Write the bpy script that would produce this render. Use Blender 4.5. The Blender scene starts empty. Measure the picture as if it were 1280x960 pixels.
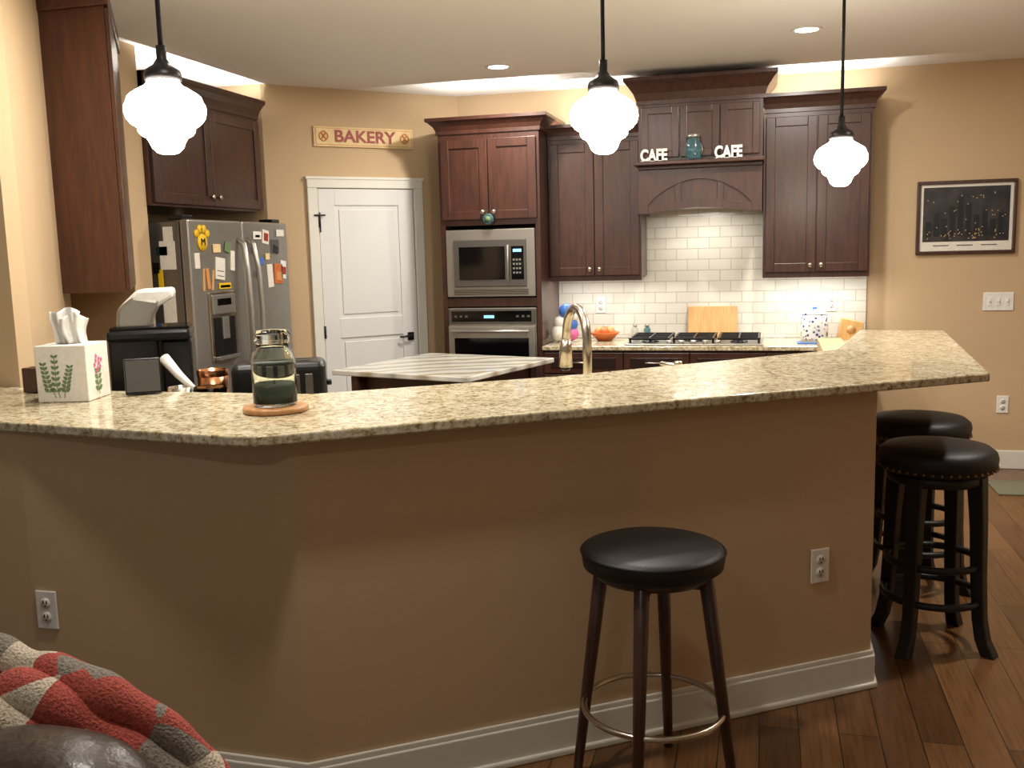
import bpy, bmesh, random
from math import *
from mathutils import Vector, Matrix
random.seed(4)
S=bpy.context.scene
COL=bpy.context.collection
try:
    S.view_settings.view_transform='Standard'
    S.view_settings.look='None'
except Exception: pass
def srgb(r,g,b):
    f=lambda c:(c/255/12.92 if c/255<=.04045 else ((c/255+.055)/1.055)**2.4)
    return (f(r),f(g),f(b),1)
# ---------------- materials ----------------
def newmat(n):
    m=bpy.data.materials.new(n);m.use_nodes=True
    nt=m.node_tree;b=nt.nodes["Principled BSDF"];return m,nt,b
def L(nt,a,b): nt.links.new(a,b)
def ramp(nt,src,stops):
    r=nt.nodes.new("ShaderNodeValToRGB")
    e=r.color_ramp.elements
    while len(e)<len(stops): e.new(.5)
    for i,(p,c) in enumerate(stops): e[i].position=p;e[i].color=c
    L(nt,src,r.inputs[0]);return r
def bump(nt,b,src,st=.1,d=.01):
    u=nt.nodes.new("ShaderNodeBump");u.inputs["Strength"].default_value=st;u.inputs["Distance"].default_value=d
    L(nt,src,u.inputs["Height"]);L(nt,u.outputs[0],b.inputs["Normal"])
def coords(nt,scale=(1,1,1),rot=(0,0,0)):
    t=nt.nodes.new("ShaderNodeTexCoord");m=nt.nodes.new("ShaderNodeMapping")
    m.inputs["Scale"].default_value=scale;m.inputs["Rotation"].default_value=rot
    L(nt,t.outputs["Object"],m.inputs[0]);return m.outputs[0]
def plain(n,c,rough=.5,metal=0,bumps=0,bscale=60,var=.06,**k):
    m,nt,b=newmat(n);v=coords(nt)
    nz=nt.nodes.new("ShaderNodeTexNoise");nz.inputs["Scale"].default_value=bscale;nz.inputs["Detail"].default_value=3
    L(nt,v,nz.inputs[0])
    r=ramp(nt,nz.outputs[0],[(.3,tuple(x*(1-var) for x in c[:3])+(1,)),(.7,tuple(min(1,x*(1+var)) for x in c[:3])+(1,))])
    L(nt,r.outputs[0],b.inputs["Base Color"])
    b.inputs["Roughness"].default_value=rough;b.inputs["Metallic"].default_value=metal
    if bumps: bump(nt,b,nz.outputs[0],bumps,.003)
    for a,x in k.items(): b.inputs[a.replace("_"," ")].default_value=x
    return m
def wood(n,c1,c2,rough=.35,scale=(14,14,1.6),coat=.3):
    m,nt,b=newmat(n);v=coords(nt,scale)
    nz=nt.nodes.new("ShaderNodeTexNoise");nz.inputs["Scale"].default_value=3;nz.inputs["Detail"].default_value=6;nz.inputs["Distortion"].default_value=.6
    L(nt,v,nz.inputs[0]);r=ramp(nt,nz.outputs[0],[(.3,c1),(.7,c2)])
    L(nt,r.outputs[0],b.inputs["Base Color"]);b.inputs["Roughness"].default_value=rough
    b.inputs["Coat Weight"].default_value=coat;b.inputs["Coat Roughness"].default_value=.25
    bump(nt,b,nz.outputs[0],.04,.002);return m
def emis(n,c,s):
    m,nt,b=newmat(n);b.inputs["Base Color"].default_value=c
    b.inputs["Emission Color"].default_value=c;b.inputs["Emission Strength"].default_value=s;return m
M={}
M['wall']=plain("wall_paint_tan",srgb(197,170,134),.75,0,.12,220,.02)
M['ceil']=plain("ceiling_paint",srgb(238,235,229),.9,0,.05,200,.01)
M['trim']=plain("white_trim_paint",srgb(226,224,214),.35,0,0,5,.01)
M['door']=plain("white_door_paint",srgb(222,222,220),.35,0,0,5,.01)
M['cherry']=wood("espresso_cabinet_wood",srgb(52,28,20),srgb(76,43,31))
M['cherryL']=wood("cherry_side_panel",srgb(66,35,25),srgb(88,50,34),.4)
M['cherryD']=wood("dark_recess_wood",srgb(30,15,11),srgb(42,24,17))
M['walnut']=wood("walnut_leg",srgb(50,30,22),srgb(78,46,33),.35)
M['bamboo']=wood("bamboo_board",srgb(186,140,84),srgb(210,168,108),.5,(30,30,2),0)
M['coaster']=wood("coaster_wood",srgb(160,110,62),srgb(196,144,88),.5)
M['black']=plain("black_plastic",srgb(16,16,18),.3)
M['leather']=plain("black_vinyl",srgb(14,13,15),.5,0,.3,140,.1)
M['blackwood']=plain("black_painted_wood",srgb(12,12,13),.45)
M['steel']=plain("stainless_steel",srgb(176,172,164),.33,.8,0,10,.03)
M['steelD']=plain("dark_stainless",srgb(120,117,112),.34,.8,0,10,.03)
M['chrome']=plain("brushed_nickel",srgb(200,190,175),.25,1)
M['bronze']=plain("dark_bronze",srgb(30,26,24),.4,.6)
M['nail']=plain("antique_nailhead",srgb(130,108,84),.3,1)
M['glassblk']=plain("black_glass",srgb(8,8,10),.08)
M['white']=plain("white_plastic",srgb(232,230,224),.4)
M['paper']=plain("paper",srgb(225,220,208),.8)
M['green']=plain("candle_wax_green",srgb(20,50,38),.4)
M['sofa']=plain("brown_leather",srgb(62,52,46),.33,0,.6,70,.2)
M['copper']=plain("copper",srgb(200,140,100),.25,1)
M['red']=plain("dark_red_paint",srgb(150,48,28),.5)
M['orange']=plain("orange_ceramic",srgb(196,104,48),.4)
M['tan']=plain("faded_orange_print",srgb(208,140,84),.6)
M['blue']=plain("blue_plastic",srgb(60,110,190),.4)
M['pink']=plain("pink_petals",srgb(205,100,150),.6)
M['leaf']=plain("leaf_green",srgb(104,128,84),.6)
M['yellow']=plain("yellow_enamel",srgb(235,190,20),.5)
M['signbg']=plain("cream_sign",srgb(228,202,150),.6,0,0,20,.08)
M['mat']=plain("grey_mat",srgb(120,120,100),.9,0,.4,100,.2)
M['light_dot']=plain("warm_print_dots",srgb(210,180,120),.6)
# granite
m,nt,b=newmat("beige_granite");v=coords(nt)
a_=nt.nodes.new("ShaderNodeTexNoise");a_.inputs["Scale"].default_value=50;a_.inputs["Detail"].default_value=5;a_.inputs["Roughness"].default_value=.72;L(nt,v,a_.inputs[0])
r=ramp(nt,a_.outputs[0],[(.30,srgb(98,80,56)),(.41,srgb(166,148,112)),(.51,srgb(204,194,166)),(.70,srgb(228,222,204))])
w=nt.nodes.new("ShaderNodeTexVoronoi");w.inputs["Scale"].default_value=140;L(nt,v,w.inputs[0])
r2=ramp(nt,w.outputs["Color"],[(.0,(.32,.25,.17,1)),(.18,(.78,.72,.6,1)),(.33,(1,1,1,1))])
n2=nt.nodes.new("ShaderNodeTexNoise");n2.inputs["Scale"].default_value=11;n2.inputs["Detail"].default_value=4;L(nt,v,n2.inputs[0])
r3=ramp(nt,n2.outputs[0],[(.35,(.84,.81,.75,1)),(.6,(1,1,1,1))])
mx=nt.nodes.new("ShaderNodeMixRGB");mx.blend_type='MULTIPLY';mx.inputs[0].default_value=.8;L(nt,r.outputs[0],mx.inputs[1]);L(nt,r2.outputs[0],mx.inputs[2])
mx2=nt.nodes.new("ShaderNodeMixRGB");mx2.blend_type='MULTIPLY';mx2.inputs[0].default_value=1;L(nt,mx.outputs[0],mx2.inputs[1]);L(nt,r3.outputs[0],mx2.inputs[2])
L(nt,mx2.outputs[0],b.inputs["Base Color"]);b.inputs["Roughness"].default_value=.12;M['granite']=m
# veined granite for island
m,nt,b=newmat("veined_granite");v=coords(nt,(1,1,1),(0,0,.9))
w=nt.nodes.new("ShaderNodeTexWave");w.inputs["Scale"].default_value=.9;w.inputs["Distortion"].default_value=7;w.inputs["Detail"].default_value=5;w.inputs["Detail Scale"].default_value=1.1
L(nt,v,w.inputs[0]);r=ramp(nt,w.outputs[0],[(0,srgb(168,162,148)),(.10,srgb(204,202,192)),(.6,srgb(226,226,216)),(.88,srgb(210,206,192)),(1,srgb(176,162,138))])
L(nt,r.outputs[0],b.inputs["Base Color"]);b.inputs["Roughness"].default_value=.12;M['island']=m
# floor
m,nt,b=newmat("hardwood_planks");v=coords(nt,(1,1,1),(0,0,radians(90)))
br=nt.nodes.new("ShaderNodeTexBrick");br.inputs["Scale"].default_value=1;br.inputs["Brick Width"].default_value=1.3;br.inputs["Row Height"].default_value=.125
br.inputs["Mortar Size"].default_value=.0018;br.offset=.37;br.inputs["Color1"].default_value=srgb(96,64,38);br.inputs["Color2"].default_value=srgb(140,100,62);br.inputs["Mortar"].default_value=srgb(40,26,16)
L(nt,v,br.inputs[0]);v2=coords(nt,(44,2,2))
nz=nt.nodes.new("ShaderNodeTexNoise");nz.inputs["Scale"].default_value=2;nz.inputs["Detail"].default_value=5;L(nt,v2,nz.inputs[0])
r=ramp(nt,nz.outputs[0],[(.3,(.5,.47,.43,1)),(.7,(1,1,1,1))])
mx=nt.nodes.new("ShaderNodeMixRGB");mx.blend_type='MULTIPLY';mx.inputs[0].default_value=.9
L(nt,br.outputs[0],mx.inputs[1]);L(nt,r.outputs[0],mx.inputs[2]);L(nt,mx.outputs[0],b.inputs["Base Color"])
b.inputs["Roughness"].default_value=.28;M['floor']=m
# subway tile
m,nt,b=newmat("subway_tile");v=coords(nt,(1,1,1),(radians(-90),0,0))
br=nt.nodes.new("ShaderNodeTexBrick");br.inputs["Scale"].default_value=1;br.inputs["Brick Width"].default_value=.155;br.inputs["Row Height"].default_value=.078
br.inputs["Mortar Size"].default_value=.003;br.inputs["Color1"].default_value=srgb(224,220,208);br.inputs["Color2"].default_value=srgb(216,211,198);br.inputs["Mortar"].default_value=srgb(190,185,172)
L(nt,v,br.inputs[0]);L(nt,br.outputs[0],b.inputs["Base Color"]);b.inputs["Roughness"].default_value=.12
iv=nt.nodes.new("ShaderNodeMath");iv.operation='SUBTRACT';iv.inputs[0].default_value=1;L(nt,br.outputs["Fac"],iv.inputs[1]);bump(nt,b,iv.outputs[0],.5,.004);M['tile']=m
# blanket
m,nt,b=newmat("knit_blanket");t=nt.nodes.new("ShaderNodeTexCoord")
mp=nt.nodes.new("ShaderNodeMapping");mp.inputs["Scale"].default_value=(1,.45,.8);mp.inputs["Location"].default_value=(.3,.1,.2);L(nt,t.outputs["Object"],mp.inputs[0])
vo=nt.nodes.new("ShaderNodeTexVoronoi");vo.inputs["Scale"].default_value=13;L(nt,mp.outputs[0],vo.inputs[0])
r=ramp(nt,vo.outputs["Color"],[(0,srgb(172,78,66)),(.42,srgb(134,126,116)),(.58,srgb(206,192,172))]);r.color_ramp.interpolation='CONSTANT'
nz=nt.nodes.new("ShaderNodeTexNoise");nz.inputs["Scale"].default_value=190;nz.inputs["Detail"].default_value=2;L(nt,t.outputs["Object"],nz.inputs[0])
r2=ramp(nt,nz.outputs[0],[(.35,(.55,.55,.55,1)),(.6,(1,1,1,1))])
mx=nt.nodes.new("ShaderNodeMixRGB");mx.blend_type='MULTIPLY';mx.inputs[0].default_value=.8;L(nt,r.outputs[0],mx.inputs[1]);L(nt,r2.outputs[0],mx.inputs[2])
L(nt,mx.outputs[0],b.inputs["Base Color"]);bump(nt,b,nz.outputs[0],1,.006);b.inputs["Roughness"].default_value=.95;M['blanket']=m
m,nt,b=newmat("clear_glass");b.inputs["Transmission Weight"].default_value=1;b.inputs["Roughness"].default_value=.02;b.inputs["Base Color"].default_value=(.90,.95,.90,1);b.inputs["IOR"].default_value=1.25;M['glass']=m
m,nt,b=newmat("blue_jar_glass");b.inputs["Transmission Weight"].default_value=.8;b.inputs["Roughness"].default_value=.1;b.inputs["Base Color"].default_value=srgb(120,170,180);M['bglass']=m
M['globe']=emis("lit_opal_glass",(1,.93,.83,1),31)
M['can']=emis("lit_downlight_lens",(1,.96,.9,1),25)
M['clock']=emis("blue_display",(.2,.5,1,1),1.5)
m,nt,b=newmat("night_city_print");v=coords(nt)
vo=nt.nodes.new("ShaderNodeTexNoise");vo.inputs["Scale"].default_value=10;L(nt,v,vo.inputs[0])
r=ramp(nt,vo.outputs[0],[(.35,srgb(30,28,32)),(.65,srgb(58,52,50))]);L(nt,r.outputs[0],b.inputs["Base Color"]);b.inputs["Roughness"].default_value=.4;M['print']=m
m,nt,b=newmat("patterned_ceramic");v=coords(nt)
ck=nt.nodes.new("ShaderNodeTexVoronoi");ck.inputs["Scale"].default_value=38;L(nt,v,ck.inputs[0])
r=ramp(nt,ck.outputs["Distance"],[(.25,srgb(40,60,120)),(.45,srgb(225,222,215))]);L(nt,r.outputs[0],b.inputs["Base Color"]);b.inputs["Roughness"].default_value=.2;M['ceramic']=m
# ---------------- geometry helpers ----------------
def grp(name,loc=(0,0,0),rz=0,parent=None):
    e=bpy.data.objects.new(name,None);COL.objects.link(e);e.location=loc;e.rotation_euler=(0,0,rz);e.empty_display_size=.1
    if parent: e.parent=parent
    return e
def mk(name,bm,mat,parent=None,smooth=False,bevel=0,seg=2,loc=(0,0,0),rot=(0,0,0)):
    me=bpy.data.meshes.new(name);bmesh.ops.recalc_face_normals(bm,faces=bm.faces[:]);bm.to_mesh(me);bm.free()
    o=bpy.data.objects.new(name,me);COL.objects.link(o);me.materials.append(M[mat] if isinstance(mat,str) else mat)
    if smooth:
        for p in me.polygons:p.use_smooth=True
    if bevel:
        mo=o.modifiers.new("bevel","BEVEL");mo.width=bevel;mo.segments=seg;mo.limit_method='ANGLE';mo.angle_limit=radians(40)
    o.location=loc;o.rotation_euler=rot
    if parent:o.parent=parent
    return o
def box(name,x0,x1,y0,y1,z0,z1,mat,parent=None,bevel=0,**k):
    bm=bmesh.new();v=[bm.verts.new((x,y,z)) for x in(x0,x1) for y in(y0,y1) for z in(z0,z1)]
    for f in((0,1,3,2),(4,6,7,5),(0,4,5,1),(2,3,7,6),(0,2,6,4),(1,5,7,3)): bm.faces.new([v[i] for i in f])
    return mk(name,bm,mat,parent,bevel=bevel,**k)
def prism(name,poly,z0,z1,mat,parent=None,bevel=0,**k):
    bm=bmesh.new();a=[bm.verts.new((x,y,z0)) for x,y in poly];c=[bm.verts.new((x,y,z1)) for x,y in poly];n=len(poly)
    bm.faces.new(a[::-1]);bm.faces.new(c)
    for i in range(n): bm.faces.new((a[i],a[(i+1)%n],c[(i+1)%n],c[i]))
    return mk(name,bm,mat,parent,bevel=bevel,**k)
def prism_xz(name,poly,y0,y1,mat,parent=None,bevel=0,**k):
    bm=bmesh.new();a=[bm.verts.new((x,y0,z)) for x,z in poly];c=[bm.verts.new((x,y1,z)) for x,z in poly];n=len(poly)
    bm.faces.new(a);bm.faces.new(c[::-1])
    for i in range(n): bm.faces.new((a[i],a[(i+1)%n],c[(i+1)%n],c[i]))
    return mk(name,bm,mat,parent,bevel=bevel,**k)
def lathe(name,prof,mat,parent=None,loc=(0,0,0),seg=48,rot=(0,0,0),smooth=True,**k):
    bm=bmesh.new();rings=[]
    for r,z in prof:
        if r<1e-5: rings.append([bm.verts.new((0,0,z))])
        else: rings.append([bm.verts.new((r*cos(2*pi*i/seg),r*sin(2*pi*i/seg),z)) for i in range(seg)])
    for a,c in zip(rings,rings[1:]):
        if len(a)==1 and len(c)==1: continue
        for i in range(seg):
            j=(i+1)%seg
            if len(a)==1: bm.faces.new((a[0],c[i],c[j]))
            elif len(c)==1: bm.faces.new((a[i],a[j],c[0]))
            else: bm.faces.new((a[i],a[j],c[j],c[i]))
    return mk(name,bm,mat,parent,smooth=smooth,loc=loc,rot=rot,**k)
def cyl(name,p0,p1,r0,r1,mat,parent=None,seg=20):
    p0=Vector(p0);p1=Vector(p1);d=p1-p0;q=d.to_track_quat('Z','Y').to_matrix()
    bm=bmesh.new();A=[];B=[]
    for i in range(seg):
        u=Vector((cos(2*pi*i/seg),sin(2*pi*i/seg),0));A.append(bm.verts.new(p0+q@(u*r0)));B.append(bm.verts.new(p1+q@(u*r1)))
    bm.faces.new(A[::-1]);bm.faces.new(B)
    for i in range(seg): bm.faces.new((A[i],A[(i+1)%seg],B[(i+1)%seg],B[i]))
    return mk(name,bm,mat,parent,smooth=True,bevel=min(r0,r1)*.15,seg=1)
def tube(name,pts,r,mat,parent=None,seg=14,closed=False,radii=None):
    pts=[Vector(p) for p in pts];n=len(pts);bm=bmesh.new();R=[];up=Vector((0,0,1));prev=None
    for i,p in enumerate(pts):
        if closed: t=(pts[(i+1)%n]-pts[i-1]).normalized()
        else: t=(pts[min(i+1,n-1)]-pts[max(i-1,0)]).normalized()
        if prev is None:
            a=t.cross(up); a=a if a.length>.05 else t.cross(Vector((1,0,0)))
        else: a=prev-t*prev.dot(t)
        a.normalize();prev=a;b=t.cross(a);rr=radii[i] if radii else r
        R.append([bm.verts.new(p+a*cos(2*pi*k/seg)*rr+b*sin(2*pi*k/seg)*rr) for k in range(seg)])
    m=n if closed else n-1
    for i in range(m):
        a,c=R[i],R[(i+1)%n]
        for k in range(seg): bm.faces.new((a[k],a[(k+1)%seg],c[(k+1)%seg],c[k]))
    if not closed: bm.faces.new(R[0][::-1]);bm.faces.new(R[-1])
    return mk(name,bm,mat,parent,smooth=True)
def text(name,s,size,mat,parent,loc,rot=(pi/2,0,0),ext=.003,off=0,align='CENTER',xs=1):
    cu=bpy.data.curves.new(name,'FONT');cu.body=s;cu.size=size;cu.extrude=ext;cu.offset=off;cu.align_x=align;cu.align_y='CENTER'
    cu.materials.append(M[mat]);o=bpy.data.objects.new(name,cu);COL.objects.link(o);o.location=loc;o.rotation_euler=rot;o.parent=parent;o.scale=(xs,1,1);return o
def area(name,loc,sx,sy,power,color=(1,.92,.78),rot=(0,0,0),shape='RECTANGLE',parent=None,spread=None):
    l=bpy.data.lights.new(name,'AREA');l.shape=shape;l.size=sx
    if shape=='RECTANGLE':l.size_y=sy
    l.energy=power;l.color=color
    if spread:l.spread=spread
    o=bpy.data.objects.new(name,l);COL.objects.link(o);o.location=loc;o.rotation_euler=rot
    if parent:o.parent=parent
    return o
# ---------------- camera ----------------
f,p,psi,r_=1196.,.1381,-.2591,.0253
F=Vector((sin(psi)*cos(p),cos(psi)*cos(p),-sin(p)));R0=Vector((cos(psi),-sin(psi),0));U0=R0.cross(F)
R=R0*cos(r_)-U0*sin(r_);U=U0*cos(r_)+R0*sin(r_)
cam=bpy.data.cameras.new("camera");co=bpy.data.objects.new("camera",cam);COL.objects.link(co)
mm=Matrix((R,U,-F)).transposed().to_4x4();mm.translation=Vector((0,0,1.5759));co.matrix_world=mm
cam.sensor_width=36;cam.lens=36*f/1280;cam.clip_start=.05;S.camera=co
# ---------------- room ----------------
H=2.74
box("floor",-4.6,3.3,-2,7.3,-.1,0,'floor')
box("ceiling",-4.6,3.3,-2,7.3,H,H+.1,'ceil')
box("wall_back",-2.55,3.3,7.12,7.24,0,H,'wall')
prism("wall_pantry",[(-3.32,6.058),(-2.258,7.12),(-2.34,7.20),(-3.40,6.14)],0,H,'wall')
box("wall_alcove",-4.0,-3.32,6.058,6.14,0,H,'wall')
box("wall_left",-4.1,-3.98,4.70,6.1,0,H,'wall')
box("wall_stub",-4.1,-3.34,4.58,4.74,0,H,'wall')
prism("wall_angled",[(-2.74,3.02),(-2.74,3.10),(-3.17,3.86),(-3.92,4.58),(-4.05,4.58),(-4.05,4.45),(-3.28,3.82),(-2.86,3.02)],0,H,'wall')
box("wall_opening",-4.6,-2.86,3.02,3.14,0,H,'wall')
box("wall_right",3.2,3.3,-2,7.2,0,H,'wall')
box("baseboard_back",.72,3.2,7.103,7.12,0,.13,'trim',bevel=.006)
A0=(-3.6,2.50);Am=(-2.15,2.34);A1=(-1.25,2.33);A2=(.38,3.46);A3=(.395,5.3)
barpath=[A0,Am,A1,A2,A3]
prism("wall_bar",barpath+[(.275,5.3),(.260,3.525),(-1.29,2.45),(-2.15,2.46),(-3.6,2.62)],0,1.079,'wall')
def offpath(path,d):
    out=[]
    for i,pn in enumerate(path):
        pn=Vector(pn);ns=[]
        if i>0: t=(pn-Vector(path[i-1])).normalized();ns.append(Vector((t.y,-t.x)))
        if i<len(path)-1: t=(Vector(path[i+1])-pn).normalized();ns.append(Vector((t.y,-t.x)))
        n=sum(ns,Vector((0,0)))/len(ns);n=n/ n.dot(ns[0])/1. if n.length else n
        out.append(tuple(pn+n*d))
    return out
g=grp("baseboard_bar")
prism("board",barpath+offpath(barpath,.016)[::-1],0,.12,'trim',g,bevel=.004)
prism("shoe",barpath+offpath(barpath,.026)[::-1],0,.022,'trim',g,bevel=.006)
prism("cap",barpath+offpath(barpath,.010)[::-1],.12,.138,'trim',g,bevel=.004)
BT=1.11
prism("breakfast_bar_countertop",[(-3.6,2.49),(-2.2,2.33),(-1.365,2.215),(-1.285,2.22),(.77,3.64),(.91,5.38),(.50,5.43),(.31,4.42),(-.74,3.46),(-1.49,2.955),(-2.69,2.955),(-2.69,3.015),(-3.6,3.015)],1.08,BT,'granite',bevel=.006,seg=3)
# ---------------- lower peninsula counter with sink ----------------
g=grp("sink_peninsula_cabinet")
prism("base",[(-2.70,3.17),(-1.6,3.12),(-1.55,2.49),(-1.30,2.47),(.245,3.56),(.262,5.25),(-.10,5.25),(-.19,4.92),(-.96,4.21),(-1.87,3.70),(-3.02,3.74)],.0,.88,'cherry',g)
prism("counter",[(-2.70,3.14),(-1.62,3.10),(-1.56,2.49),(-1.30,2.47),(.245,3.57),(.262,5.3),(-.16,5.3),(-.25,4.95),(-1.0,4.25),(-1.85,3.75),(-3.05,3.80)],.882,.912,'granite',g,bevel=.004)
# ---------------- cabinetry ----------------
def knob(par,x,y,z):
    lathe("knob",[(0,0),(.006,0),(.006,.012),(.016,.018),(.016,.026),(.008,.03),(0,.03)],'chrome',par,(x,y,z),seg=16,rot=(pi/2,0,0))
def sdoor(par,x0,x1,z0,z1,yf,kn=None,fr=.06,arch=False):
    t=.02
    box("stile",x0,x0+fr,yf-t,yf,z0,z1,'cherry',par,.003);box("stile",x1-fr,x1,yf-t,yf,z0,z1,'cherry',par,.003)
    box("rail",x0+fr,x1-fr,yf-t,yf,z0,z0+fr,'cherry',par,.003);box("rail",x0+fr,x1-fr,yf-t,yf,z1-fr,z1,'cherry',par,.003)
    box("panel",x0+fr-.002,x1-fr+.002,yf-.009,yf,z0+fr-.002,z1-fr+.002,'cherry',par)
    if kn: knob(par,kn[0],yf-t,kn[1])
def crown(par,x0,x1,yf,yb,z0,h,out,left=True,right=True):
    pr=[(0,0),(.012,0),(.012,.025),(.2*out+.012,.3*h+.02),(.75*out,.72*h),(out,h-.022),(out,h),(0,h)]
    bm=bmesh.new();R=[]
    for o,z in pr:
        L_=x0-(o if left else 0);R_=x1+(o if right else 0)
        R.append([bm.verts.new(q) for q in((L_,yb,z0+z),(L_,yf-o,z0+z),(R_,yf-o,z0+z),(R_,yb,z0+z))])
    n=len(pr)
    for i in range(n):
        a,c=R[i],R[(i+1)%n]
        for k in range(3):
            try: bm.faces.new((a[k],a[k+1],c[k+1],c[k]))
            except Exception: pass
    bm.faces.new([R[i][0] for i in range(n)]);bm.faces.new([R[i][3] for i in range(n)][::-1])
    mk("crown_molding",bm,'cherry',par)
YB=7.115
g=grp("oven_cabinet_tower")
x0,x1,yf=-2.225,-1.50,6.53
box("carcass_top",x0,x1,yf,YB,1.76,2.39,'cherry',g)
box("carcass_side_left",x0,x0+.035,yf,YB,0,1.76,'cherry',g);box("carcass_side_right",x1-.035,x1,yf,YB,0,1.76,'cherry',g)
box("carcass_mid",x0+.035,x1-.035,yf+.01,YB,1.19,1.25,'cherry',g);box("carcass_low",x0+.035,x1-.035,yf+.0,YB,.1,.46,'cherry',g)
box("carcass_back",x0+.035,x1-.035,YB-.03,YB,.46,1.76,'cherry',g)
xm=(x0+x1)/2
sdoor(g,x0+.02,xm-.003,1.80,2.35,yf,(xm-.04,1.85));sdoor(g,xm+.003,x1-.02,1.80,2.35,yf,(xm+.04,1.85))
crown(g,x0,x1,yf,YB,2.39,.11,.07)
def handle(par,x0,x1,y,z,r=.011,mat='steel'):
    cyl("bar_handle",(x0,y-.045,z),(x1,y-.045,z),r,r,mat,par)
    for x in(x0+.03,x1-.03): cyl("standoff",(x,y,z),(x,y-.045,z),.007,.007,mat,par,12)
g=grp("built_in_microwave")
a,b2=x0+.04,x1-.04
box("trim_frame",a,b2,yf-.015,yf+.3,1.26,1.73,'steel',g,.004)
box("door",a+.06,b2-.06,yf-.035,yf-.015,1.33,1.66,'steelD',g,.006)
box("window",a+.10,b2-.21,yf-.039,yf-.035,1.38,1.61,'glassblk',g,.003)
box("control_panel",b2-.165,b2-.075,yf-.039,yf-.035,1.38,1.61,'glassblk',g,.003)
box("display",b2-.15,b2-.09,yf-.041,yf-.039,1.57,1.59,'clock',g)
for i in range(4):
    for j in range(3): box("button",b2-.152+j*.022,b2-.138+j*.022,yf-.0405,yf-.039,1.42+i*.03,1.433+i*.03,'steel',g)
cyl("handle",(b2-.185,yf-.055,1.37),(b2-.185,yf-.055,1.62),.008,.008,'steel',g)
for i in range(5): box("vent_slot",a+.05,b2-.05,yf-.018,yf-.015,1.275+i*.008,1.278+i*.008,'black',g)
g=grp("wall_oven")
box("body",a,b2,yf-.01,yf+.4,.47,1.18,'steel',g,.004)
box("control_strip",a+.005,b2-.005,yf-.03,yf-.01,1.07,1.175,'steelD',g,.004)
box("control_glass",a+.03,b2-.03,yf-.033,yf-.03,1.085,1.16,'glassblk',g)
box("display",a+.27,b2-.3,yf-.035,yf-.033,1.11,1.13,'clock',g)
for i in range(3):
    for s in(a+.05+i*.04,b2-.06-i*.04): box("button",s,s+.02,yf-.0345,yf-.033,1.115,1.13,'steelD',g)
box("door",a+.005,b2-.005,yf-.04,yf-.01,.49,1.055,'steel',g,.005)
box("window",a+.05,b2-.05,yf-.044,yf-.04,.6,.97,'glassblk',g,.004)
handle(g,a+.04,b2-.04,yf-.04,1.02)
g=grp("cabinet_knob_ornament",(-1.86,6.485,1.80))
lathe("charm",[(0,-.01),(.035,-.01),(.04,0),(.03,.01),(0,.01)],'bglass',g,rot=(pi/2,0,0));lathe("charm_center",[(0,0),(.02,0),(.018,.015),(0,.015)],'leaf',g,rot=(pi/2,0,0))
def uppers(name,x0,x1,z0,z1,yf,ch,co_,l=True,r=True):
    g=grp(name);box("carcass",x0,x1,yf,YB-.012,z0,z1,'cherry',g);xm=(x0+x1)/2
    sdoor(g,x0+.015,xm-.003,z0+.012,z1-.03,yf,(xm-.035,z0+.06));sdoor(g,xm+.003,x1-.015,z0+.012,z1-.03,yf,(xm+.035,z0+.06))
    crown(g,x0,x1,yf,YB-.012,z1,ch,co_,l,r);box("light_rail",x0,x1,yf,yf+.02,z0-.025,z0,'cherry',g);return g
uppers("upper_cabinet",-1.495,-.835,1.375,2.34,6.79,.10,.06,False,False)
uppers("upper_cabinet.001",-.012,.675,1.375,2.44,6.79,.12,.07,False,True)
g=grp("range_hood_cabinet");hx0,hx1,hy=-.83,-.018,6.62
box("upper_body",hx0,hx1,hy,YB-.012,2.14,2.52,'cherry',g)
for s,e in((hx0+.02,hx0+.27),(hx0+.28,hx1-.28),(hx1-.27,hx1-.02)): sdoor(g,s,e,2.17,2.50,hy,fr=.045)
crown(g,hx0,hx1,hy,YB-.012,2.52,.17,.09)
box("shelf",hx0-.02,hx1+.012,hy-.13,YB-.012,2.115,2.14,'cherry',g,.005)
box("shelf_mold",hx0-.0,hx1-.0,hy-.06,YB-.012,2.09,2.115,'cherry',g,.005)
hh=hy-.03;n=16
poly=[(hx0,2.09),(hx0,1.80),(hx0+.07,1.80)]
for i in range(n+1):
    t=i/n;x=hx0+.07+(hx1-hx0-.14)*t;poly.append((x,1.80+.035*sin(pi*t)))
poly+=[(hx1,1.80),(hx1,2.09)]
prism_xz("hood_back_panel",poly,hh,hh+.02,'cherry',g)
arc=[]
for i in range(n+1):
    t=i/n;x=hx0+.07+(hx1-hx0-.14)*t;arc.append((x,1.86+.16*sin(pi*t)**.8))
prism_xz("arch_spandrel",[(hx0,1.80),(hx0,2.09),(hx1,2.09),(hx1,1.80),(hx1-.07,1.80)]+arc[::-1]+[(hx0+.07,1.80)],hh-.015,hh,'cherry',g,.002)
box("side_left",hx0,hx0+.02,hh+.02,YB-.012,1.80,2.09,'cherry',g);box("side_right",hx1-.02,hx1,hh+.02,YB-.012,1.80,2.09,'cherry',g)
for fx in (.33,.67):
    xx=hx0+(hx1-hx0)*fx;box("arch_mullion",xx-.02,xx+.02,hh-.012,hh,1.83,2.0,'cherry',g,.002)
prism_xz("arch_lower_rail",[(hx0+.06,1.80)]+[(hx0+.07+(hx1-hx0-.14)*i/n,1.80+.035*sin(pi*i/n)) for i in range(n+1)]+[(hx1-.06,1.80),(hx1-.06,1.85)]+[(hx1-.07-(hx1-hx0-.14)*i/n,1.85+.035*sin(pi*i/n)) for i in range(n+1)]+[(hx0+.06,1.85)],hh-.013,hh-.0005,'cherry',g,.001)
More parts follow.
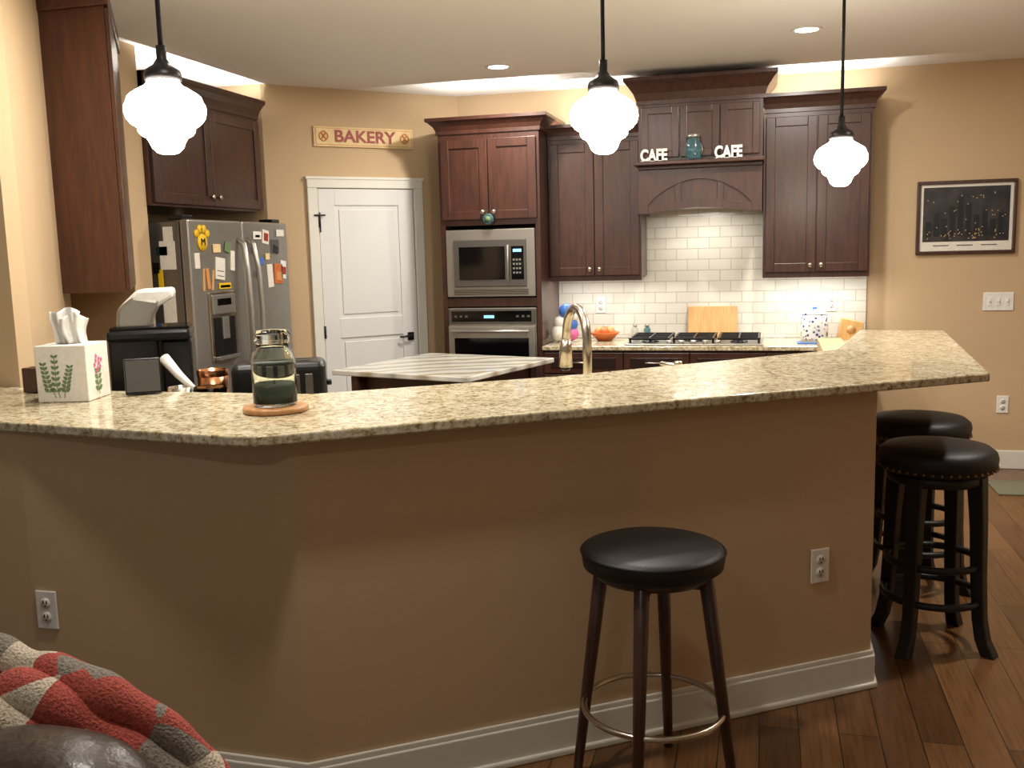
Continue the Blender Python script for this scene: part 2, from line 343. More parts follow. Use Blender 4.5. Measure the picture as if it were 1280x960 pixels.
box("hood_insert",hx0+.02,hx1-.02,hh+.03,YB-.012,1.84,1.88,'steel',g)
g=grp("tile_backsplash")
box("tile_low",-1.498,.69,7.106,7.1195,.914,1.375,'tile',g);box("tile_high",-.835,-.012,7.106,7.1195,1.375,1.85,'tile',g)
g=grp("base_cabinet_run")
yfb=6.52;bx0,bx1=-1.495,.67
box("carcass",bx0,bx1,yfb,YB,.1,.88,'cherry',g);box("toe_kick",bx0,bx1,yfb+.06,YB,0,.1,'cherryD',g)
xs=[bx0+.01,-.93,-.48,.02,.34,.66]
for a_,c_ in zip(xs,xs[1:]):
    box("drawer_front",a_+.004,c_-.004,yfb-.02,yfb,.72,.865,'cherry',g,.004)
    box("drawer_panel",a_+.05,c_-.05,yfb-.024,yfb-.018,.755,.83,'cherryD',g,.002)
    xm=(a_+c_)/2;handle(g,xm-.07,xm+.07,yfb-.02,.80,.006,'chrome')
    sdoor(g,a_+.004,xm-.002,.12,.71,yfb,(xm-.03,.66),.05);sdoor(g,xm+.002,c_-.004,.12,.71,yfb,(xm+.03,.66),.05)
box("countertop",bx0-.0,bx1+.02,yfb-.035,7.103,.882,.912,'granite',g,.005)
g=grp("gas_cooktop",(-.46,6.77,.912))
box("plate",-.46,.46,-.25,.24,0,.012,'steel',g,.004)
for bx,by,br_ in((-.3,-.12,.045),(-.3,.13,.04),(.3,-.12,.045),(.3,.13,.04),(0,.0,.06)):
    lathe("burner",[(0,0),(br_*1.3,0),(br_*1.3,.008),(br_,.01),(br_,.02),(0,.022)],'black',g,(bx,by,.012),24)
for cx in(-.3,0,.3):
    for yy in(-.2,-.07,.08,.22): box("grate_bar",cx-.14,cx+.14,yy-.006,yy+.006,.035,.05,'black',g,.002)
    for xx in(-.13,0,.13): box("grate_bar",cx+xx-.006,cx+xx+.006,-.21,.23,.035,.05,'black',g,.002)
    for xx in(-.13,.13):
        for yy in(-.2,.22): box("grate_foot",cx+xx-.007,cx+xx+.007,yy-.007,yy+.007,.012,.04,'black',g)
for i in range(5): lathe("control_knob",[(0,0),(.02,0),(.018,.025),(0,.026)],'steel',g,(-.16+i*.08,-.228,.012),16)
# fridge cabinet, local frame: x->world Y, -y -> world +X
g=grp("fridge_upper_cabinet",(-3.975,4.745,0),pi/2);fw=1.235
box("carcass",.0,fw,-.66,-.005,1.88,2.49,'cherry',g)
sdoor(g,.02,fw/2-.003,1.895,2.47,-.66,(fw/2-.04,1.95));sdoor(g,fw/2+.003,fw-.02,1.895,2.47,-.66,(fw/2+.04,1.95))
crown(g,0,fw,-.66,-.005,2.49,.12,.07,False,False)
# angled wall cabinet at the end of the run
g=grp("angled_wall_cabinet")
prism("carcass",[(-3.115,3.70),(-2.745,3.70),(-3.345,4.57),(-3.88,4.57),(-3.16,3.845)],1.435,2.66,'cherryL',g,.002)
prism("door_face",[(-2.743,3.70),(-2.725,3.705),(-3.325,4.57),(-3.343,4.57)],1.445,2.65,'cherry',g,.002)
prism("crown_top",[(-3.12,3.685),(-2.71,3.685),(-3.31,4.57),(-3.88,4.57),(-3.165,3.83)],2.66,2.735,'cherryL',g,.006)
# fridge
g=grp("french_door_refrigerator",(-3.93,4.80,0),pi/2)
W=1.16;FR=g
box("case",0,W,-.74,-.01,.02,1.79,'steelD',g,.006)
box("door_left",.0,W/2-.004,-.80,-.745,.62,1.80,'steel',g,.012,seg=3)
box("door_right",W/2+.004,W,-.80,-.745,.62,1.80,'steel',g,.012,seg=3)
box("freezer_drawer",.0,W,-.80,-.745,.06,.61,'steel',g,.012,seg=3)
for s in(-1,1):
    x=W/2+s*.055
    tube("door_handle",[(x,-.80,.80),(x,-.84,.83),(x+s*.01,-.865,1.0),(x+s*.012,-.872,1.25),(x+s*.01,-.865,1.5),(x,-.84,1.66),(x,-.80,1.69)],.018,'steel',g)
handle(g,.1,W-.1,-.80,.55,.015)
dz=.05
box("dispenser_frame",.15,.44,-.812,-.80,.92+dz,1.33+dz,'chrome',g,.004)
box("dispenser_recess",.18,.41,-.815,-.81,.95+dz,1.18+dz,'black',g);box("dispenser_panel",.17,.42,-.820,-.81,1.20+dz,1.315+dz,'steel',g,.004)
box("dispenser_display",.22,.37,-.822,-.819,1.25+dz,1.29+dz,'glassblk',g,.002)
box("dispenser_paddle",.26,.33,-.825,-.812,1.05+dz,1.18+dz,'steel',g,.003);box("dispenser_tray",.18,.41,-.84,-.812,.93+dz,.95+dz,'steel',g,.002)
box("hinge_cover_left",.02,.12,-.76,-.66,1.80,1.825,'black',g,.005);box("hinge_cover_right",W-.12,W-.02,-.76,-.66,1.80,1.825,'black',g,.005)
g2=grp("fridge_magnets",(0,0,0),0,FR)
def mag(x,z,w,h,mat,y=-.804,a=0):
    box("magnet",-w/2,w/2,-.003,.003,-h/2,h/2,mat,g2,.002,loc=(x+w/2,y,z+h/2),rot=(0,a,0))
for x,z,w,h,mt,a in((.25,1.45,.10,.13,'paper',.12),(.262,1.47,.07,.004,'steelD',.12),(.262,1.50,.07,.004,'steelD',.12),(.23,1.61,.08,.05,'signbg',0),(.36,1.61,.06,.06,'leaf',.3),(.11,1.39,.02,.13,'bamboo',.1),(.15,1.40,.03,.12,'tan',-.1),(.205,1.39,.02,.12,'bamboo',.2),(.27,1.395,.13,.035,'yellow',0),(.28,1.40,.11,.02,'leaf',0),(.42,1.5,.045,.12,'paper',.1),
  (.70,1.69,.10,.05,'white',0),(.72,1.70,.06,.02,'black',0),(.82,1.66,.08,.09,'paper',.15),(.835,1.68,.05,.05,'red',.15),(.93,1.60,.1,.09,'steelD',0),(.95,1.60,.06,.05,'black',.3),(.95,1.40,.11,.13,'orange',.05),(.97,1.42,.07,.06,'tan',.1),(.86,1.38,.07,.15,'paper',-.06),(1.04,1.43,.07,.12,'white',.1),(1.05,1.46,.05,.05,'red',.1),(.74,1.53,.07,.045,'blue',.1),(.72,1.45,.06,.04,'green',0),(.84,1.56,.05,.04,'signbg',0),(.04,1.52,.05,.09,'paper',0),(.68,1.60,.05,.04,'leaf',0),(1.0,1.71,.1,.045,'paper',0)): mag(x,z,w,h,mt,-.8035 if h>.06 else -.807,a)
for dx,dz,rr in((0,0,.05),(-.055,.05,.022),(-.02,.075,.024),(.02,.075,.024),(.055,.05,.022)):
    lathe("paw_magnet",[(0,0),(rr,0),(rr,.005),(0,.005)],'yellow',g2,(.13+dx,-.802,1.67+dz),20,rot=(pi/2,0,0))
text("paw_letter","M",.06,'black',g2,(.13,-.811,1.67),ext=.001)
for x,z,w,h,mt in((-.70,1.68,.06,.08,'paper'),(-.71,1.52,.10,.16,'paper'),(-.66,1.60,.07,.05,'green'),(-.62,1.42,.03,.1,'yellow'),(-.69,1.2,.08,.18,'paper'),(-.60,1.36,.05,.05,'blue'),(-.6,1.5,.04,.06,'black')):
    box("magnet",-.004,.002,x,x+w,z,z+h,mt,g2)
# ---------------- pantry door & sign ----------------
g=grp("door_1",(-3.12,6.258,0),radians(45))
dw=.89
for nm,a_,c_ in(("casing_left",0,.075),("casing_right",dw-.075,dw)): box(nm,a_,c_,-.028,-.001,0,2.05,'trim',g,.006)
box("casing_head",0,dw,-.028,-.001,2.05,2.125,'trim',g,.006);box("casing_cap",-.01,dw+.01,-.034,-.001,2.11,2.13,'trim',g,.004)
sx0,sx1=.08,dw-.08
t0,t1=-.016,-.002
box("stile_left",sx0,sx0+.12,t0,t1,.01,2.045,'door',g,.002);box("stile_right",sx1-.12,sx1,t0,t1,.01,2.045,'door',g,.002)
for z0,z1 in((.01,.22),(.98,1.12),(1.93,2.045)): box("rail",sx0+.12,sx1-.12,t0,t1,z0,z1,'door',g,.002)
box("panel_bed",sx0+.12,sx1-.12,-.006,t1,.22,1.93,'door',g)
box("panel_low",sx0+.15,sx1-.15,-.013,-.006,.25,.95,'door',g,.006);box("panel_high",sx0+.15,sx1-.15,-.013,-.006,1.15,1.90,'door',g,.006)
box("rosette",sx1-.085,sx1-.035,-.026,-.016,.93,.99,'black',g,.004)
cyl("lever",(sx1-.06,-.05,.965),(sx1-.16,-.05,.96),.009,.008,'black',g);cyl("lever_stem",(sx1-.06,-.02,.965),(sx1-.06,-.055,.965),.01,.01,'black',g)
for z in(1.82,1.03,.25): cyl("hinge",(sx0-.002,-.03,z-.045),(sx0-.002,-.03,z+.045),.008,.008,'black',g)
cyl("latch",(sx0-.04,-.035,1.86),(sx0+.04,-.035,1.86),.006,.006,'black',g);cyl("latch_drop",(sx0+.0,-.035,1.88),(sx0+.0,-.035,1.74),.005,.005,'black',g)
g=grp("bakery_sign",(-3.07,6.308,0),radians(45))
box("board",0,.76,-.018,-.002,2.338,2.478,'signbg',g,.004);box("border",.012,.748,-.0195,-.018,2.350,2.466,'tan',g);box("face",.016,.744,-.021,-.019,2.354,2.462,'signbg',g)
text("lettering","BAKERY",.115,'red',g,(.38,-.023,2.408),off=.003,ext=.001,xs=1.13)
for x in(.07,.69):
    tube("pretzel",[(x+.032*cos(q*2*pi/24)*(1-.3*sin(q*2*pi/24)**2),-.024,2.41+.034*sin(q*2*pi/24)) for q in range(24)],.005,'tan',g,8,True)
    tube("pretzel_loop",[(x-.02,-.024,2.385),(x,-.025,2.41),(x+.02,-.024,2.435)],.004,'orange',g,8);tube("pretzel_loop",[(x+.02,-.024,2.385),(x,-.025,2.41),(x-.02,-.024,2.435)],.004,'orange',g,8)
# ---------------- island ----------------
g=grp("kitchen_island",(-1.845,5.43,0),radians(-16))
box("top",-.475,.475,-.49,.49,.884,.914,'island',g,.006);box("base",-.39,.39,-.40,.40,.0,.884,'cherry',g)
for s in(-1,1):
    box("side_stile",s*.39-.012,s*.39+.012,-.40,-.32,.1,.88,'cherry',g);box("side_stile",s*.39-.012,s*.39+.012,.32,.40,.1,.88,'cherry',g)
    box("corbel",s*.33-.03,s*.33+.03,-.46,-.40,.72,.884,'cherry',g,.01)
# ---------------- faucet ----------------
g=grp("kitchen_faucet",(-.70,3.86,.912),atan2(.83,-.56))
lathe("base",[(0,0),(.034,0),(.032,.012),(.024,.02),(0,.02)],'chrome',g)
pts=[(0,0,.01),(0,0,.27)]+[(.11-.11*cos(t*pi/12),0,.29+.13*sin(t*pi/12)) for t in range(0,12)]+[(.223,0,.27)]
tube("spout",pts,.019,'chrome',g,18)
tube("spray_head",[(.223,0,.285),(.228,0,.24),(.233,0,.16)],.02,'chrome',g,radii=[.021,.027,.031]);cyl("nozzle",(.233,0,.16),(.235,0,.145),.022,.02,'black',g)
cyl("lever",(0,-.03,.07),(0,-.10,.10),.007,.006,'chrome',g);cyl("lever_hub",(0,-.0,.07),(0,-.04,.07),.016,.014,'chrome',g)
g=grp("soap_dispenser",(-.36,4.20,.912))
cyl("stem",(0,0,0),(0,0,.15),.013,.013,'chrome',g);cyl("nozzle",(-.005,0,.15),(-.08,.03,.155),.012,.009,'chrome',g);lathe("cap",[(0,0),(.019,0),(.019,.018),(0,.021)],'chrome',g,(0,0,.15),20)
# ---------------- pendants ----------------
def pendant(name,x,y,z,s=1):
    g=grp(name,(x,y,z));k=.125*s;kr=k*.95
    prof=[(0,-.98),(.14,-.98),(.26,-.95),(.38,-.84),(.43,-.72),(.50,-.60),(.62,-.54),(.69,-.46),(.70,-.36),(.84,-.28),(.96,-.14),(1.0,.02),(.99,.14),(.93,.25),(.90,.34),(.82,.42),(.62,.54),(.46,.62),(.40,.70),(.39,.78),(0,.78)]
    lathe("globe",[(a*kr,c*k) for a,c in prof],'globe',g,seg=48)
    lathe("fitter",[(0,.74*k),(.43*k,.74*k),(.44*k,.86*k),(.40*k,.98*k),(.22*k,1.1*k),(.12*k,1.25*k),(.12*k,1.55*k),(0,1.55*k)],'bronze',g)
    cyl("rod",(0,0,1.5*k),(0,0,H-z-.02),.0075,.0075,'bronze',g,12)
    lathe("canopy",[(0,0),(.065,0),(.065,-.012),(.05,-.028),(0,-.03)],'bronze',g,(0,0,H-z-.001))
pendant("pendant_light",-1.75,2.61,2.015);pendant("pendant_light.001",-.545,3.39,2.025);pendant("pendant_light.002",.335,4.74,1.955,1.0)
# ---------------- recessed lights, visible and added unseen ----------------
cans=[(-1.65,6.08,32),(.21,5.70,32),(-2.0,3.35,24),(1.5,4.3,32),(-1.10,1.96,20),(-.8,-.2,6),(-.95,4.15,28)]  # kitchen cans out of frame are unseen, added to brighten the kitchen
for i,(x,y,pw) in enumerate(cans):
    g=grp("recessed_downlight"+("" if i==0 else ".%03d"%i),(x,y,H))
    lathe("trim_ring",[(.062,-.001),(.085,-.001),(.085,-.006),(.075,-.01),(.062,-.006)],'white',g);lathe("lens",[(0,-.004),(.064,-.004),(.064,-.002),(0,-.002)],'can',g)
    area("lamp",(0,0,-.014),.12,.12,pw,(1,.935,.84),shape='DISK',parent=g)
g=grp("under_cabinet_lights")
area("strip",(-1.165,6.86,1.365),.6,.03,3.2,(1,.98,.94),parent=g);area("strip",(.33,6.86,1.365),.6,.03,5,(1,.98,.94),parent=g)
area("hood_lamp",(-.42,6.85,1.81),.4,.1,3.2,(1,.95,.87),parent=g)
g=grp("over_cabinet_lights")
area("strip",(-1.86,6.55,2.395),.7,.012,7,(1,.98,.94),(pi,0,0),parent=g)
area("strip",(-1.165,6.81,2.345),.62,.012,7,(1,.98,.94),(pi,0,0),parent=g)
area("strip",(.33,6.81,2.445),.66,.012,8,(1,.98,.94),(pi,0,0),parent=g)
area("strip",(-3.335,5.37,2.495),.012,1.2,12,(1,.98,.94),(pi,0,0),parent=g)
# ---------------- stools ----------------
def walnut_stool(name,x,y,rz):
    g=grp(name,(x,y,0),rz);zt=.735
    lathe("cushion",[(0,zt-.065),(.185,zt-.065),(.200,zt-.055),(.205,zt-.02),(.199,zt-.008),(.18,zt),(.09,zt+.004),(0,zt+.004)],'leather',g)
    lathe("piping",[(.201,zt-.018),(.208,zt-.014),(.201,zt-.008)],'leather',g)
    lathe("apron",[(0,zt-.085),(.165,zt-.085),(.17,zt-.065),(0,zt-.065)],'walnut',g)
    for k in range(4):
        a=k*pi/2;c,s=cos(a),sin(a)
        cyl("leg_%d"%(k+1),(.15*c,.15*s,zt-.075),(.235*c,.235*s,0),.022,.014,'walnut',g)
    for k in range(2):
        a=k*pi/2;cyl("stretcher",(.15*cos(a),.15*sin(a),zt-.105),(-.15*cos(a),-.15*sin(a),zt-.105),.016,.016,'walnut',g)
    tube("foot_ring",[(.203*cos(t*pi/24),.203*sin(t*pi/24),.25) for t in range(48)],.009,'chrome',g,12,True)
walnut_stool("round_bar_stool",-.30,2.655,radians(85))
def black_stool(name,x,y,rz):
    g=grp(name,(x,y,0),rz);zt=.80
    lathe("cushion",[(0,zt-.10),(.20,zt-.10),(.214,zt-.085),(.218,zt-.05),(.212,zt-.028),(.19,zt-.01),(.12,zt),(0,zt+.004)],'leather',g)
    lathe("apron",[(0,zt-.145),(.175,zt-.145),(.18,zt-.135),(.18,zt-.10),(0,zt-.10)],'blackwood',g)
    for k in range(44):
        a=2*pi*k/44;lathe("nailhead",[(.006,0),(.004,.004),(0,.005)],'nail',g,(.215*cos(a),.215*sin(a),zt-.085),8,rot=(pi/2,0,a+pi/2))
    for k in range(4):
        a=k*pi/2+pi/4;c,s=cos(a),sin(a);bm=bmesh.new();R=[]
        for z,rr,h in((zt-.11,.155,.030),(.5,.168,.026),(.3,.175,.024),(.14,.185,.023),(.06,.20,.024),(.0,.228,.026)):
            R.append([bm.verts.new(((rr+u*h)*c-v_*h*s,(rr+u*h)*s+v_*h*c,z)) for u,v_ in((-1,-1),(1,-1),(1,1),(-1,1))])
        for A,B in zip(R,R[1:]):
            for i in range(4): bm.faces.new((A[i],A[(i+1)%4],B[(i+1)%4],B[i]))
        bm.faces.new(R[0]);bm.faces.new(R[-1][::-1]);mk("leg_%d"%(k+1),bm,'blackwood',g,bevel=.005)
    for z,rr in((.34,.172),(.20,.182)): tube("foot_ring",[(rr*cos(t*pi/24),rr*sin(t*pi/24),z) for t in range(48)],.014,'blackwood',g,10,True)
black_stool("padded_bar_stool",.655,3.93,radians(12));black_stool("padded_bar_stool.001",.685,4.58,radians(20))
# ---------------- right wall decor ----------------
g=grp("framed_picture",(1.31,7.119,1.725))
w_,h_=.31,.245;fr=.022
box("frame_top",-w_,w_,-.03,0,h_-fr,h_,'walnut',g,.004);box("frame_bottom",-w_,w_,-.03,0,-h_,-h_+fr,'walnut',g,.004)
box("frame_left",-w_,-w_+fr,-.03,0,-h_+fr,h_-fr,'walnut',g,.004);box("frame_right",w_-fr,w_,-.03,0,-h_+fr,h_-fr,'walnut',g,.004)
box("mat_board",-w_+fr,w_-fr,-.012,-.001,-h_+fr,h_-fr,'paper',g);box("print",-w_+.042,w_-.042,-.015,-.012,-h_+.085,h_-.042,'print',g)
hs=[.10,.16,.12,.2,.26,.22,.14,.18,.11,.15]
for i in range(10):
    box("building",-.25+i*.05,-.215+i*.05,-.0165,-.015,-h_+.12,-h_+.12+hs[i],'blackwood',g)
random.seed(3)
for i in range(70):
    bx=random.uniform(-.25,.24);bz=random.uniform(-.13,.16) if i<36 else random.uniform(-.145,-.09)
    box("window_dot",bx,bx+.006,-.0175,-.0165,bz,bz+.006,'light_dot',g)
for i in range(3): box("caption",-.2+i*.15,-.1+i*.15,-.013,-.0119,-h_+.055,-h_+.062,'steelD',g)
g=grp("light_switch_plate",(1.535,7.119,1.155))
box("plate",-.095,.095,-.008,0,-.062,.062,'white',g,.003)
for i in(-1,0,1): box("toggle_base",i*.055-.012,i*.055+.012,-.011,-.007,-.03,.03,'white',g,.002);box("toggle",i*.055-.005,i*.055+.005,-.022,-.01,-.002,.014,'white',g,.002)
def outlet(name,x,y,z,rz):
    g=grp(name,(x,y,z),rz);box("plate",-.037,.037,-.007,0,-.06,.06,'white',g,.003)
    for s in(-.022,.022):
        lathe("receptacle",[(0,0),(.017,0),(.017,.003),(0,.003)],'paper',g,(0,-.007,s),20,rot=(pi/2,0,0))
        for dx in(-.006,.006): box("slot",dx-.0015,dx+.0015,-.0115,-.009,s-.001,s+.009,'black',g)
        box("ground",-.002,.002,-.0115,-.009,s-.01,s-.006,'black',g)
outlet("wall_outlet",1.59,7.119,.45,0);outlet("wall_outlet.001",-1.18,7.105,1.16,0);outlet("wall_outlet.002",.46,7.105,1.16,0)
ba=atan2(A2[1]-A1[1],A2[0]-A1[0]);t_=.885
outlet("wall_outlet.003",A1[0]+(A2[0]-A1[0])*t_+.001,A1[1]+(A2[1]-A1[1])*t_-.002,.48,ba)
al=atan2(A1[1]-Am[1],A1[0]-Am[0]);ox=-2.10
outlet("wall_outlet.004",ox,Am[1]+(ox-Am[0])*tan(al)-.001,.53,al)
box("floor_mat",1.42,2.0,6.35,6.72,0,.012,'mat',bevel=.004)
# ---------------- objects on hood shelf ----------------
def cafe(name,x,y,z): 
    g=grp(name,(x,y,z));text("letters","CAFE",.105,'white',g,(0,0,.038),ext=.012,off=.004,xs=.72);box("letter_base",-.085,.085,-.012,.012,0,.006,'white',g)
cafe("cafe_letter_sign",-.72,6.55,2.141);cafe("cafe_letter_sign.001",-.235,6.55,2.141)
g=grp("blue_glass_jar",(-.46,6.55,2.141));lathe("jar",[(0,0),(.045,0),(.05,.01),(.05,.10),(.038,.125),(.038,.14),(0,.14)],'bglass',g);lathe("lid",[(0,.14),(.04,.14),(.04,.165),(0,.168)],'steel',g);tube("bail",[(.052,0,.10),(.058,0,.06),(.052,0,.03)],.003,'steel',g)
# ---------------- back counter objects ----------------
g=grp("cutting_board",(-.36,7.035,.915));box("board",-.175,.175,-.01,.01,0,.235,'bamboo',g,.006);g.rotation_euler=(radians(-14),0,0)
g=grp("ceramic_canister",(.34,6.93,.912));lathe("body",[(0,0),(.08,0),(.092,.02),(.092,.16),(.08,.18),(0,.18)],'ceramic',g);lathe("lid",[(.085,.18),(.085,.19),(.04,.21),(0,.215)],'ceramic',g);lathe("lid_knob",[(0,.21),(.01,.21),(.018,.225),(0,.235)],'blue',g)
g=grp("knife_block",(.57,6.98,.912));prism_xz("block",[(-.08,0),(.09,0),(.09,.12),(-.05,.15)],-.06,.06,'bamboo',g,.004)
lathe("round_badge",[(0,0),(.03,0),(.03,.003),(0,.003)],'coaster',g,(.01,-.06,.07),20,rot=(pi/2,0,0))
g=grp("blue_tray",(.36,6.72,.912));box("tray",-.14,.14,-.08,.08,0,.008,'blue',g,.003);box("rim",-.12,.12,-.06,.06,.008,.012,'steelD',g,.002)
random.seed(5)
g=grp("snack_bag",(-1.38,6.76,.912))
for i,(dx,dz,rr,mt) in enumerate(((-.05,.055,.065,'paper'),(.04,.05,.055,'pink'),(.03,.12,.06,'blue'),(-.04,.13,.055,'paper'),(.06,.18,.045,'white'),(.0,.215,.055,'blue'))):
    lathe("bag_lump",[(0,-rr),(rr*.8,-rr*.6),(rr,0),(rr*.75,rr*.65),(0,rr)],mt,g,(dx,random.uniform(-.02,.02),dz+.012),10,smooth=True)
g=grp("fruit_bowl",(-1.12,6.90,.912));lathe("bowl",[(0,0),(.05,0),(.09,.04),(.11,.06),(.105,.062),(.06,.02),(0,.012)],'orange',g)
for q in range(4): lathe("fruit",[(0,-.035),(.025,-.028),(.037,0),(.025,.028),(0,.035)],'orange' if q%2 else 'tan',g,(.04*cos(q*1.6),.04*sin(q*1.6),.068),14)
for i,x in enumerate((-.92,-.83)):
    g=grp("spice_bottle"+("" if i==0 else ".001"),(x,7.06,.912));lathe("bottle",[(0,0),(.024,0),(.024,.07),(.012,.085),(0,.085)],'bglass' if i else 'glass',g,seg=20);lathe("cap",[(0,.085),(.014,.085),(.014,.105),(0,.105)],'steel',g,seg=20)
# ---------------- bar-top objects ----------------
cx_,cy_=-1.435,2.60
g=grp("wood_coaster",(cx_,cy_,BT+.001));lathe("disc",[(0,0),(.094,0),(.098,.004),(.098,.014),(.092,.018),(0,.018)],'coaster',g)
g=grp("jar_candle",(cx_,cy_,BT+.020))
lathe("glass_jar",[(0,0),(.062,0),(.066,.008),(.066,.145),(.060,.163),(.048,.174),(.048,.186),(.045,.186),(.045,.173),(.0575,.161),(.0635,.144),(.0635,.010),(0,.007)],'glass',g)
lathe("wax",[(0,.009),(.0632,.011),(.0632,.06),(0,.058)],'green',g)
lathe("glass_lid",[(0,.188),(.048,.188),(.056,.196),(.05,.204),(.056,.214),(.046,.228),(0,.232)],'glass',g);cyl("wick",(0,0,.058),(0,0,.072),.0015,.0015,'black',g,8)
g=grp("tissue_box",(-2.29,2.77,BT+.001),radians(14));bs=.086;bh=.19
box("box",-bs,bs,-bs,bs,0,bh,'paper',g,.003)
lathe("opening",[(0,bh+.0002),(.04,bh+.0002),(.04,bh+.0012),(0,bh+.0012)],'steelD',g)
def leafp(x,z,ang,l,mat,side):
    bm=bmesh.new();vs=[]
    for u,v_ in((0,0),(.35,.28),(.7,.22),(1,0),(.7,-.22),(.35,-.28)):
        a=l*u;b_=l*v_;X=x+a*cos(ang)-b_*sin(ang);Z=z+a*sin(ang)+b_*cos(ang)
        vs.append(bm.verts.new((X,-bs-.001,Z) if side==0 else (bs+.001,X,Z)))
    bm.faces.new(vs);mk("printed_leaf",bm,mat,g)
for q,(bx,lean,ht) in enumerate(((-.045,-.015,.13),(-.02,.0,.155),(.01,.02,.12))):
    tube("printed_stem",[(bx*.5,-bs,.015),(bx,-bs,.06),(bx+lean,-bs,ht)],.0013,'leaf',g,6)
    for j in range(7):
        zz=.035+j*(ht-.04)/6;xx=bx+lean*(j/6)
        leafp(xx,zz,.7,.022-.001*j,'leaf',0);leafp(xx,zz,pi-.7,.022-.001*j,'leaf',0)
tube("printed_stem",[(bs,.0,.015),(bs,-.01,.07),(bs,.0,.13)],.0013,'leaf',g,6)
for j in range(4): leafp(-.005,.03+.02*j,.5,.03,'leaf',1);leafp(-.005,.03+.02*j,pi-.5,.03,'leaf',1)
for q in range(9):
    fx,fz=-.005+.03*cos(q*2.4)*(.4+.08*q),.12+.03*sin(q*2.4)*(.4+.08*q)
    for k in range(5): leafp(fx,fz,k*2*pi/5,.011,'pink',1)
for s_,(ox_,oy_,hh_,ph) in enumerate(((-.010,.0,.125,0),(.012,-.010,.105,1.7))):
    bm=bmesh.new();n=36;rows=12;RR=[]
    for j in range(rows+1):
        t=j/rows;row=[]
        for i in range(n+1):
            u=i/n-.5;wd=.075+.02*t
            x_=ox_+u*wd+.004*sin(t*6+ph);y_=oy_+(.010+.006*t)*sin(u*13+ph+t*1.5)
            z_=bh-.004+hh_*t*(1-.2*abs(u)*t)+.007*t*sin(u*7+ph)
            row.append(bm.verts.new((x_,y_,z_)))
        RR.append(row)
    for A,B in zip(RR,RR[1:]):
        for i in range(n): bm.faces.new((A[i],A[i+1],B[i+1],B[i]))
    o=mk("tissue_sheet",bm,'white',g,smooth=True,rot=(0,0,.4));so=o.modifiers.new("s","SOLIDIFY");so.thickness=.0012
g=grp("smart_display",(-2.09,2.87,BT+.004),radians(35));prism_xz("body",[(-.06,.0),(.06,.0),(.06,.125),(-.06,.125)],-.01,.01,'black',g,.004);box("screen",-.055,.055,-.012,-.0095,.008,.118,'steelD',g);box("foot",-.05,.05,.01,.06,.012,.03,'black',g,.004);g.rotation_euler=(radians(-8),0,radians(35))
g=grp("small_wood_block",(-2.55,2.90,BT+.001));box("block",-.045,.045,-.03,.03,0,.09,'cherryL',g,.004);box("slot",-.03,.03,-.004,.004,.088,.092,'black',g)
# lower-left counter objects
zc=.913
g=grp("coffee_maker",(-2.46,3.46,zc),radians(30))
box("base",-.16,.16,-.15,.15,0,.04,'black',g,.012);box("tower",-.16,.03,-.12,.14,.04,.36,'black',g,.015);box("reservoir",.04,.16,-.10,.12,.04,.34,'black',g,.012)
box("brew_head",-.16,.16,-.15,.14,.34,.385,'black',g,.014);box("water_strip",-.15,.155,-.12,.12,.385,.395,'glassblk',g,.004)
prism_xz("lid_column",[(-.13,.385),(.0,.385),(.015,.44),(.05,.50),(-.06,.52),(-.12,.47)],-.07,.09,'steel',g,.014);prism_xz("lid_arm",[(-.12,.47),(-.02,.44),(.10,.51),(.10,.55),(-.04,.545)],-.065,.08,'white',g,.014)
g=grp("toaster",(-1.86,3.42,zc),radians(25))
box("body",-.18,.18,-.11,.11,.015,.255,'black',g,.03,seg=4);box("slot",-.12,.12,-.045,-.02,.251,.258,'steelD',g);box("slot",-.12,.12,.02,.045,.251,.258,'steelD',g)
for s in range(5): box("vent",-.1+s*.05,-.07+s*.05,-.113,-.109,.10,.21,'steelD',g,.003)
for s in(-.12,.12): box("foot",s-.02,s+.02,-.06,.06,0,.016,'black',g)
box("lever",.18,.2,-.02,.02,.15,.17,'black',g,.004)
g=grp("copper_canister",(-2.15,3.40,zc));lathe("body",[(0,0),(.06,0),(.06,.22),(.057,.22),(.057,.02),(0,.02)],'copper',g);lathe("rim",[(.061,.195),(.063,.205),(.061,.22)],'copper',g)
g=grp("measuring_scoop",(-2.16,3.19,zc));tube("handle",[(.06,0,.17),(-.02,.02,.225),(-.09,.04,.285)],.012,'white',g,10,radii=[.011,.017,.022]);lathe("cup",[(0,0),(.045,0),(.05,.18),(.046,.18),(.04,.01),(0,.01)],'chrome',g)
g=grp("glass_bowl",(-2.02,3.17,zc));lathe("bowl",[(0,0),(.035,0),(.063,.18),(.060,.185),(.031,.008),(0,.008)],'glass',g);lathe("contents",[(0,.01),(.03,.01),(.05,.13),(0,.14)],'steelD',g)
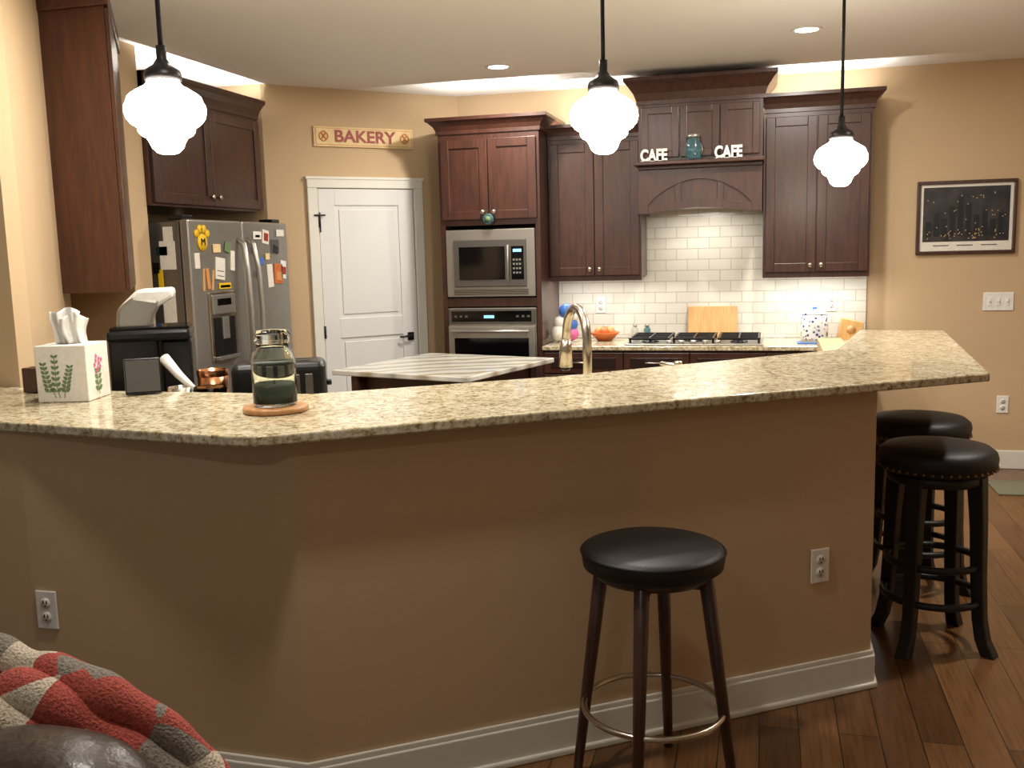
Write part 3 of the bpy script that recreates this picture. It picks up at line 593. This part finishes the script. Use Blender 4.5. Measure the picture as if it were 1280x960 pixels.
# ---------------- armchair & blanket ----------------
g=grp("leather_armchair")
def blob(name,c,s,mat,par,e=.6,rz=0):
    bm=bmesh.new();nu,nv=48,24;R=[]
    sg=lambda v,q:(abs(v)**q)*(1 if v>=0 else -1)
    for j in range(nv+1):
        ph=-pi/2+pi*j/nv
        R.append([bm.verts.new((s[0]*sg(cos(ph),e)*sg(cos(2*pi*i/nu),e),s[1]*sg(cos(ph),e)*sg(sin(2*pi*i/nu),e),s[2]*sg(sin(ph),e))) for i in range(nu)])
    for A,B in zip(R,R[1:]):
        for i in range(nu): bm.faces.new((A[i],A[(i+1)%nu],B[(i+1)%nu],B[i]))
    bmesh.ops.remove_doubles(bm,verts=bm.verts[:],dist=1e-5)
    return mk(name,bm,mat,par,smooth=True,loc=c,rot=(0,0,rz))
blob("back_cushion",(-1.16,1.24,.56),(.22,.13,.235),'sofa',g,.72)
blob("back_cushion_far",(-1.62,1.24,.54),(.22,.13,.235),'sofa',g,.7)
blob("back_frame",(-1.40,1.40,.36),(.44,.11,.34),'sofa',g,.5)
blob("seat",(-1.40,.85,.28),(.40,.40,.17),'sofa',g,.4)
blob("arm_right",(-.98,.92,.32),(.10,.42,.28),'sofa',g,.5);blob("arm_left",(-1.82,.92,.32),(.10,.42,.28),'sofa',g,.5)
for sx,sy in((-1.78,.55),(-1.02,.55),(-1.78,1.42),(-1.02,1.42)): cyl("foot",(sx,sy,0),(sx,sy,.12),.02,.028,'walnut',g)
g=grp("throw_blanket")
sil=[(-1.62,1.37,.84),(-1.46,1.38,.868),(-1.344,1.385,.869),(-1.259,1.395,.857),(-1.16,1.41,.80),(-1.061,1.43,.735),(-.988,1.44,.657),(-.955,1.45,.55),(-.945,1.45,.42)]
def cr(P_,t):
    q=t*(len(P_)-1);i=min(int(q),len(P_)-2);u=q-i
    A,B,C,D=[Vector(P_[max(0,min(len(P_)-1,i+k))]) for k in(-1,0,1,2)]
    return .5*((2*B)+(C-A)*u+(2*A-5*B+4*C-D)*u*u+(3*B-A-3*C+D)*u**3)
for k in range(6):
    base=[];cen=Vector((-1.40,1.40,.45))
    for i,pnt in enumerate(sil):
        P_=Vector(pnt);d=(P_-cen);d.y=0;d.normalize()
        q=P_-d*(.040+.030*k)
        q.y-=.052*k - .03
        base.append(q)
    pts=[];rad=[]
    for i in range(90):
        t=i/89;pt=cr(base,t)
        pt.z+=.010*sin(t*13+k*2.1);pt.y+=.008*sin(t*9+k)
        pts.append(pt);rad.append(.040+.007*sin(t*17+k*1.7)+.003*sin(t*41+k))
    tube("fold_%d"%(k+1),pts,.04,'blanket',g,20,radii=rad)
# ---------------- world ----------------
W_=bpy.data.worlds.new("world");S.world=W_;W_.use_nodes=True;bg=W_.node_tree.nodes["Background"];bg.inputs[0].default_value=(1,.93,.84,1);bg.inputs[1].default_value=.18
